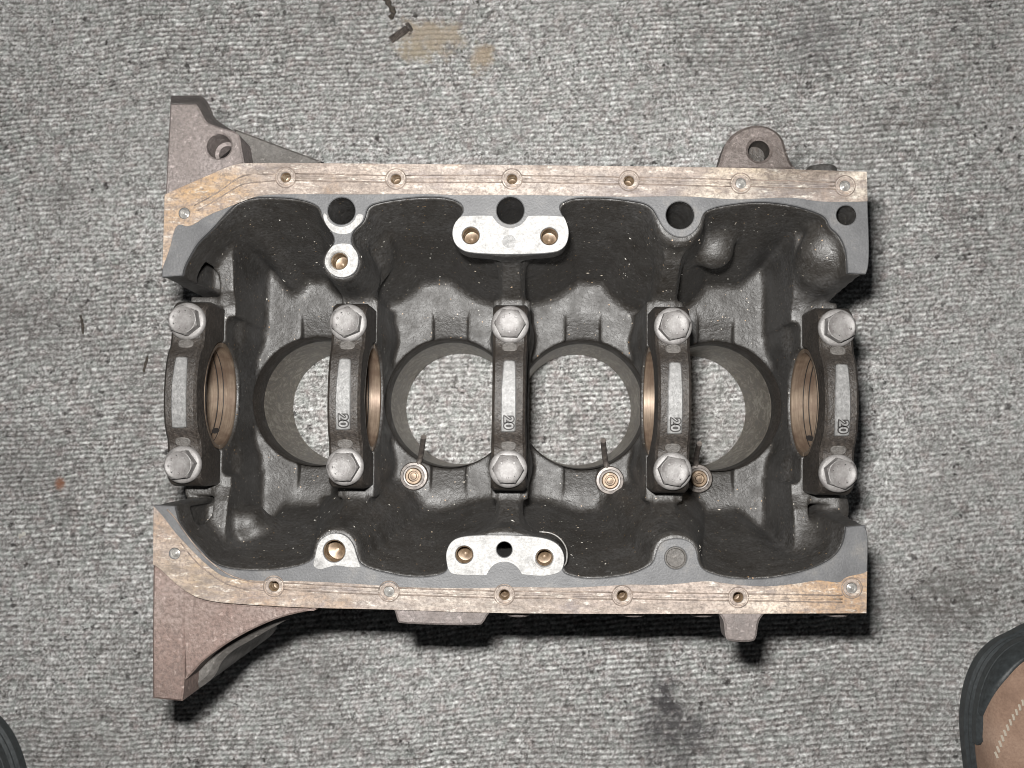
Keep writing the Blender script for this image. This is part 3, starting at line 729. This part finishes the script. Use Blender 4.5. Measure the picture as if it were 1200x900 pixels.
for i, xm in enumerate(MAINS):
    dx = {0: -.5, 4: -1.2}.get(i, 0.0)
    c = link('main_cap', cap_me, 'cap', B, 35); c.location = ((xm)/1000, 0, 0)
    p = link('cast_pad', seat_me, 'cappad', c, 35)
    for s in (-1, 1):
        st = link('cast_step', step_me, 'gusset', c, 35); st.location = (0, s*.0262, .2157); st.rotation_euler = (s*-.28, 0, 0)
    if i > 0:
        tx = link('cast_number', num_me, 'cappad', c, None); tx.rotation_euler = (0, 0, -math.pi/2); tx.location = (0, -.0142, .2249); tx.rotation_euler = (0, .18, -math.pi/2)
        gx = link('shadow_grime', shadow_grime_me, 'void', c, None); gx.location = (0, -.0142, .2246); gx.rotation_euler = tx.rotation_euler  # fatter dark copy of the digits: their cast shadow and grime, painted as an outline
    for s in (-1, 1):
        b = link('cap_bolt', bolt_me, 'bolt', c, 35); b.location = (0, s*BY/1000, .2152); b.rotation_euler = (0, 0, random.uniform(0, 1.05) if i != 2 else .5)
    u = link('bearing_shell', sh_up, 'shell', c, 40)
    l = link('bearing_shell', sh_lo, 'shell', B, 40); l.location = (xm/1000, 0, 0)
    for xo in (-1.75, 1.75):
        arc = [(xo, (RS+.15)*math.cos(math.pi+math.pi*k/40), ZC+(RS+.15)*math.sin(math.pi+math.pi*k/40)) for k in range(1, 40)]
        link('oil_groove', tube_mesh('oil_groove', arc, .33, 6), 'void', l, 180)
    for yy in (-20,):                     # oil feed hole in the groove
        a = math.asin(yy/RS); hole = lathe_mesh('oil_hole', [(2.3, 0), (2.2, .25), (.1, .3)], 20)
        h = link('oil_hole', hole, 'void', l); ang = math.atan2(-math.sqrt(RS**2-yy**2), yy)
        h.location = (0, RS*math.cos(ang)/1000, (ZC+RS*math.sin(ang))/1000); h.rotation_euler = (math.atan2(math.cos(ang), -math.sin(ang)), 0, 0)

# ------------------------------------------------------------------ piston oil jets
def jet(u, v, tip, zz=118):
    x, y = P(u, v, zz)
    base = lathe_mesh('oil_jet', [(9.0, ZB-3), (9.0, ZB+3.6), (8.4, ZB+4.4), (6.9, ZB+4.5), (6.6, ZB+3.7), (5.6, ZB+3.6)], 36)
    o = link('oil_jet', base, 'jet', B); o.location = (x/1000, y/1000, 0)
    bo = link('jet_bolt', lathe_mesh('jet_bolt', [(5.3, ZB+3), (5.3, ZB+6.5), (4.7, ZB+7.2), (3.4, ZB+7.2), (3.0, ZB+5.4), (2.2, ZB+5.4), (1.9, ZB+6.8), (.1, ZB+6.9)], 30), 'thread', o)
    tx, ty = P(*tip, 140); d = Vector((tx-x, ty-y, 0)); L = d.length; d.normalize()
    pts = [d*7+Vector((0, 0, ZB+2.5)), d*(7+(L-7)*.35)+Vector((0, 0, ZB+5)), d*(7+(L-7)*.75)+Vector((0, 0, ZB+17)), d*L+Vector((0, 0, ZB+27))]
    pts = [Vector(p) for p in bezier(pts, 5)]
    link('nozzle', tube_mesh('nozzle', pts, 1.75, 10), 'jet', o, 60)
jet(484.5, 558, (496, 512)); jet(715, 563, (707, 516)); jet(819, 561, (820, 520))

# ------------------------------------------------------------------ outer ears, lugs and the bellhousing flange
def solid(name, pts, z0, z1, holes=(), zref=None, bevel=1.0, mat='ear', it=2):
    poly = trace(pts, zref or z1, it); hs = [circle(*P(u, v, zref or z1), r, 30) for u, v, r in holes]
    return link(name, plate_mesh(name, poly, hs, z0, z1, bevel), mat, B)
# upper ear of the bellhousing flange
solid('flange_ear', [(199,121,1),(229,121,1),(233,126),(238,137),(243,144),(262,150),(277,154),(281,160),(283,176),(286,191,1),(245,206.5),(193.3,230,1)], 205, 229.0, [(256,171,6.7)], bevel=1.0)
def loft(name, top, zt, bot, zb, mat):
    a = chaikin(PP(hard(top), zt), 2); b = chaikin(PP(hard(bot), zb), 2); n = len(a)
    V = [(x/1000, y/1000, zt/1000) for x, y in a]+[(x/1000, y/1000, zb/1000) for x, y in b]
    Fc = [(i, (i+1) % n, n+(i+1) % n, n+i) for i in range(n)]
    bm = bmesh.new(); bm.from_mesh(mesh(name, V, Fc)); bmesh.ops.recalc_face_normals(bm, faces=bm.faces); me = bpy.data.meshes.new(name); bm.to_mesh(me); bm.free()
    return link(name, me, mat, B, 30)
loft('flange_ear_flank', [(199.6,121.5,1),(228.5,121.5,1),(232.5,126.5),(237.5,137.5),(243,144.5),(262,151),(276,155),(270,175,1),(235,204,1),(198,224,1)], 227.5,
     [(200.6,112,1),(235,112,1),(241,116),(247,126),(251,139),(266,149),(282,158),(272,186,1),(240,210,1),(206,222,1)], 196, 'ear')
solid('gusset', [(274,150.5,1),(310,164),(345,177),(379,189.5,1),(330,199,1),(284,199,1)], 150, 207, (), bevel=1.0, mat='gusset')
ex, ey = P(256, 171, 229)
o = link('ear_hole', lathe_mesh('ear_hole', [(6.75, -1.2), (6.7, -16), (4.9, -17), (4.8, -26), (.1, -26)], 30), 'ear', B, 50); o.location = (ex/1000, ey/1000, .229)
# lower bellhousing flange
solid('bellhousing_flange', [(179.2,661,1),(178.4,740),(178.7,818.6,1),(213,822,1),(216,800),(216,690,1)], 70, 229.4, (), bevel=1.0, mat='rust')
solid('flange_web', [(187,667,1),(213,692),(240,706),(300,710.5),(372,714,1),(332,722),(300,735),(274,749),(254,762),(236,776),(226,788),(217,797,1),(214.5,740),(214.3,690,1)], 196, 228.6, (), bevel=.9, mat='rust')
solid('flange_web_lower_step', [(216,700,1),(300,712,1),(372,716,1),(345,724),(314,740),(283,758),(258,772),(245,786),(240,800),(229,811),(213,821,1)], 70, 205, (), zref=222, bevel=3.0, mat='gusset')
# mount lug with its hole
solid('mount_lug', [(836,199,1),(843,194),(846.5,178),(854,160.5),(870.5,149),(890,145),(906.7,150),(918,160.5),(922,177),(929,194),(937,199,1)], 212, 226, [(890,176,5.7)], bevel=1.6, mat='lug')
o = link('threaded_hole', lathe_mesh('threaded_hole', [(5.65, -1.8), (5.5, -13), (.1, -13.5)], 28), 'cap', B); o.location = (P(890, 176, 226)[0]/1000, P(890, 176, 226)[1]/1000, .226)
# dark side plug beside the lug
x, y = P(967, 197, 208)
o = link('side_plug', lathe_mesh('side_plug', [(8.6, -14), (8.6, 3.2), (7.6, 4.4), (5, 4.4), (4.6, 2.4), (.1, 2.4)], 32), 'cast', B); o.location = (x/1000, y/1000-.002, .2); o.rotation_euler = (-math.pi/2, 0, 0)
# lower lugs
solid('side_lug', [(459,711,1),(463,717),(465.5,728),(468,731.2),(562,733.8),(567,729),(571,721),(578,715,1)], 212, 228.2, (), bevel=1.0)
solid('side_lug', [(838,716,1),(845,722),(849,729),(850,747),(855,752.5),(882,753),(887,748),(889,730),(893,723),(900,716,1)], 214, 228.4, (), bevel=1.2)
for u in (607, 742, 823, 981):
    x, y = P(u, 721, 214); o = link('side_boss', lathe_mesh('side_boss', [(6.5, -10), (6.5, .6), (5.6, 1.6), (.1, 1.7)], 28), 'ear', B); o.location = (x/1000, (y+1.2)/1000, .212); o.rotation_euler = (math.pi/2, 0, 0)

# ------------------------------------------------------------------ small things on the carpet
x0, y0 = P(457, 47, 3); x1, y1 = P(481, 30, 3); L = math.hypot(x1-x0, y1-y0)
sc = empty('screw', (x0/1000, y0/1000, .0022), 'small steel screw lying beside the brown stain on the carpet', 'screw')
sc.rotation_euler = (0, 0, math.atan2(y1-y0, x1-x0))
prof = [(.6, 0), (2.5, .4)]+[(2.5+(.45 if k % 2 else 0), .8+k*.55) for k in range(int((L-4)/.55))]+[(2.0, L-3), (2.0, L-2.6)]
me = lathe_mesh('shank', prof, 16); me.transform(Matrix.Rotation(math.pi/2, 4, 'Y')); link('shank', me, 'jet', sc, 60)
me = lathe_mesh('head', [(2.0, L-2.9), (3.7, L-2.6), (3.8, L-1), (3.2, L), (1.4, L), (1.2, L-.8), (.1, L-.8)], 20); me.transform(Matrix.Rotation(math.pi/2, 4, 'Y')); link('head', me, 'jet', sc, 45)
def scrap(name, pts, r, mat, label, cat, group=None):
    ps = []
    for u, v in pts: x, y = P(u, v, 2); ps.append((x, y))
    cx, cy = ps[0]
    q = [Vector((x-cx, y-cy, 1.0+.5*math.sin(i*2.1))) for i, (x, y) in enumerate(bezier(ps, 4))]
    me = tube_mesh(name, q, r, 7, False, [random.uniform(.45, 1.25) for _ in q])
    o = link(name, me, mat, None, 60); o.location = (cx/1000, cy/1000, .0006); o['label'] = label; o['category'] = cat
    if group: o['group'] = group
    return o
scrap('lint_scrap', [(453, -2), (457, 7), (461, 14), (458, 20)], 2.7, 'lace', 'curled black scrap on the carpet next to the small screw', 'scrap')
scrap('lint_scrap', [(94, 370), (96, 378), (97, 391)], 1.0, 'lace', 'longer dark thread on the carpet, farther out from the end bearing cap', 'scrap')
scrap('lint_scrap', [(173, 417), (170, 427), (168, 436)], .9, 'lace', 'short dark hair on the carpet close beside the end bearing cap', 'scrap')
me = lathe_mesh('paint_flake', [(3.4, 0), (3.1, .9), (1.2, 1.3), (.1, 1.2)], 9, lambda k, a, r: r*(.7+.35*math.sin(2*a+.6)+.2*math.sin(5*a)))
o = link('paint_flake', me, 'chip', None, 20); x, y = P(25, 627, 2); o.location = (x/1000, y/1000, .0008); o['label'] = 'pale metal flake near the small rust spot on the carpet'; o['category'] = 'flake'

# ------------------------------------------------------------------ work shoes at the lower corners
def shoe(toe, mirror, rotz, label):
    e = empty('work_shoe', (toe[0]/1000, toe[1]/1000, 0), label, 'shoe', 'work shoes standing at the lower corners')
    Lg = 300.0; sg = -1 if mirror else 1
    def half(t_):                         # half width of the last along its length
        return 52*math.sqrt(max(0, 1-(1-min(t_/.27, 1))**2.2))*(1-.26*math.exp(-((t_-.62)/.16)**2))*(1 if t_ < .84 else math.sqrt(max(0, 1-((t_-.84)/.16)**2.6)))
    def cen(t_): return sg*(7*math.sin(math.pi*min(t_*1.1, 1)))-sg*3
    ts = [0.0, .004, .012, .028, .05, .08, .12, .17, .22, .28, .34, .4, .47, .54, .61, .68, .75, .82, .88, .93, .965, .985, .996, 1.0]
    def outline(grow):
        Lr = [(cen(t_)-half(t_)-grow*(1 if half(t_) > 3 else .2), -t_*Lg+(grow if t_ == 0 else 0)-(grow if t_ == 1 else 0)) for t_ in ts]
        Rr = [(cen(t_)+half(t_)+grow*(1 if half(t_) > 3 else .2), -t_*Lg+(grow if t_ == 0 else 0)-(grow if t_ == 1 else 0)) for t_ in ts]
        return [tuple(p) for p in chaikin(dedupe(Lr+Rr[::-1]), 2)]
    link('outsole', plate_mesh('outsole', outline(5.5), [], .3, 13, 2.0), 'rubber', e)
    link('welt', plate_mesh('welt', outline(4.4), [], 13, 18, 1.8), 'rubber', e)
    rand = [q for q in outline(4.2)]; rand = [q for q in rand if q[1] > -.25*Lg]
    link('toe_rand', plate_mesh('toe_rand', rand, [], 17, 32, 4.0), 'rubber', e)
    # upper
    def top(t_): return float(np.interp(t_, [0, .03, .08, .15, .25, .38, .5, .62, .75, 1], [30, 44, 54, 58, 62, 78, 98, 112, 116, 118]))
    nA = 28; V, Fc = [], []
    def ring(t_, inset=0.0):
        hw = max(half(t_)+1.5-inset, .6); hz = top(t_)-17-inset; opn = t_ > .58
        out = []
        for k in range(nA+1):
            a = math.pi*k/nA; ca, sa = math.cos(a), math.sin(a)
            ex = .62 if not opn else .5
            xx = cen(t_)-hw*math.copysign(abs(ca)**.8, ca); zz = 17+hz*(sa**ex)
            if opn:                       # collar stays open: walls only
                f = (k/nA-.5)*2; xx = cen(t_)-hw*math.copysign(1-.22*min(1, (1-abs(f))*3.2)**2, -f); zz = 17+hz*min(1, (1-abs(f))*2.4)
            out.append(Vector((xx, -t_*Lg, zz)))
        return out
    tt = ts
    rings = [ring(t_) for t_ in tt]
    V = [v/1000 for r in rings for v in r]; m = nA+1; gap = nA//2
    for i in range(len(tt)-1):
        for k in range(nA):
            if tt[i] >= .61 and tt[i+1] <= .94 and gap-6 <= k < gap+6: continue
            Fc.append((i*m+k, i*m+k+1, (i+1)*m+k+1, (i+1)*m+k))
    me = mesh('upper', V, Fc); link('upper', me, 'suede', e, 70)
    def onup(t_, f, lift=0.0):            # point on the upper: t_ along, f -1..1 across
        r = ring(t_); q = (f+1)/2*nA; k = min(int(q), nA-1); p = r[k].lerp(r[k+1], q-k)
        c0 = Vector((cen(t_), -t_*Lg, 17)); d = (p-c0).normalized(); return p+d*lift
    def patch(name, fa, fb, ta, tb, lift, mat, n1=14, n2=10):
        V, Fc = [], []
        for i in range(n1+1):
            s = i/n1
            for j in range(n2+1):
                q = j/n2; a0, a1 = (ta(s) if callable(ta) else ta), (tb(s) if callable(tb) else tb)
                V.append(onup(a0+(a1-a0)*q*q, fa+(fb-fa)*s, lift if j < n2 and 0 < i < n1 else .15)/1000)
        for i in range(n1):
            for j in range(n2): a = i*(n2+1)+j; Fc.append((a, a+1, a+n2+2, a+n2+1))
        return link(name, mesh(name, V, Fc), mat, e, 70)
    # rubber toe bumper wraps the low front of the upper
    def lim(s): f = abs(s*2-1); return .018+.235*max(0, f-.22)**1.2
    patch('toe_bumper', -.995, .995, .0005, lambda s: .026+.21*abs(2*s-1)**3.0, 2.4, 'rubber', 48, 14)
    # vamp overlay with stitching
    st = []
    for q in range(46):
        f = -.72+1.44*q/45; t_ = .035+.2*abs(f/.7)**1.5
        a = onup(t_, f, 1.0); b = onup(t_+.012, f*.97, 1.0); st.append((a, b))
    V, Fc = [], []
    for a, b in st:
        sub = tube_mesh('s', [a, (a+b)/2+Vector((0, 0, .5)), b], .8, 5); i = len(V)
        V += [v.co.copy() for v in sub.vertices]; Fc += [tuple(i+k for k in p.vertices) for p in sub.polygons]; bpy.data.meshes.remove(sub)
    link('stitching', mesh('stitching', V, Fc), 'stitch', e, 60)['kind'] = 'stuff'
    for sd_ in (-1, 1):
        for k in range(3):
            p = onup(.285+.07*k, sd_*.36, 1.2); me = lathe_mesh('eyelet', [(5.2, 0), (4.8, 1.2), (3.2, 1.2), (2.6, .3), (.1, .3)], 18)
            o = link('eyelet', me, 'rubber', e); o.location = p/1000; o.rotation_euler = (0, sd_*.45, 0)
    patch('tongue', -.34, .34, .27, .60, 2.0, 'suede', 12, 10)
    for k in range(5):
        t_ = .32+k*.06
        pts = [onup(t_, -.5+q*.1, 3.5+2*math.sin(math.pi*q/10)) for q in range(11)]
        link('lace', tube_mesh('lace', pts, 2.1, 7), 'lace', e, 180)
    rim = [onup(t_, -.42, 1.5) for t_ in np.linspace(.6, .95, 12)]+[onup(t_, .42, 1.5) for t_ in np.linspace(.95, .6, 12)]
    link('collar', tube_mesh('collar', rim, 5, 8, True), 'suede', e, 180)
    ins = [(cen(t_)-half(t_)*.8, -t_*Lg) for t_ in np.linspace(.5, .96, 12)]+[(cen(t_)+half(t_)*.8, -t_*Lg) for t_ in np.linspace(.96, .5, 12)]
    link('insole', plate_mesh('insole', ins, [], 19, 24, .8), 'lace', e)
    e.rotation_euler = (0, 0, math.radians(rotz)); return e
shoe(P(1212, 741, 10), False, 3, 'tan suede work shoe with wide black rubber toe, standing opposite the small square lug')
shoe(P(-68, 826, 10), True, 8, 'black edged shoe tip standing out beyond the broad triangular flange')
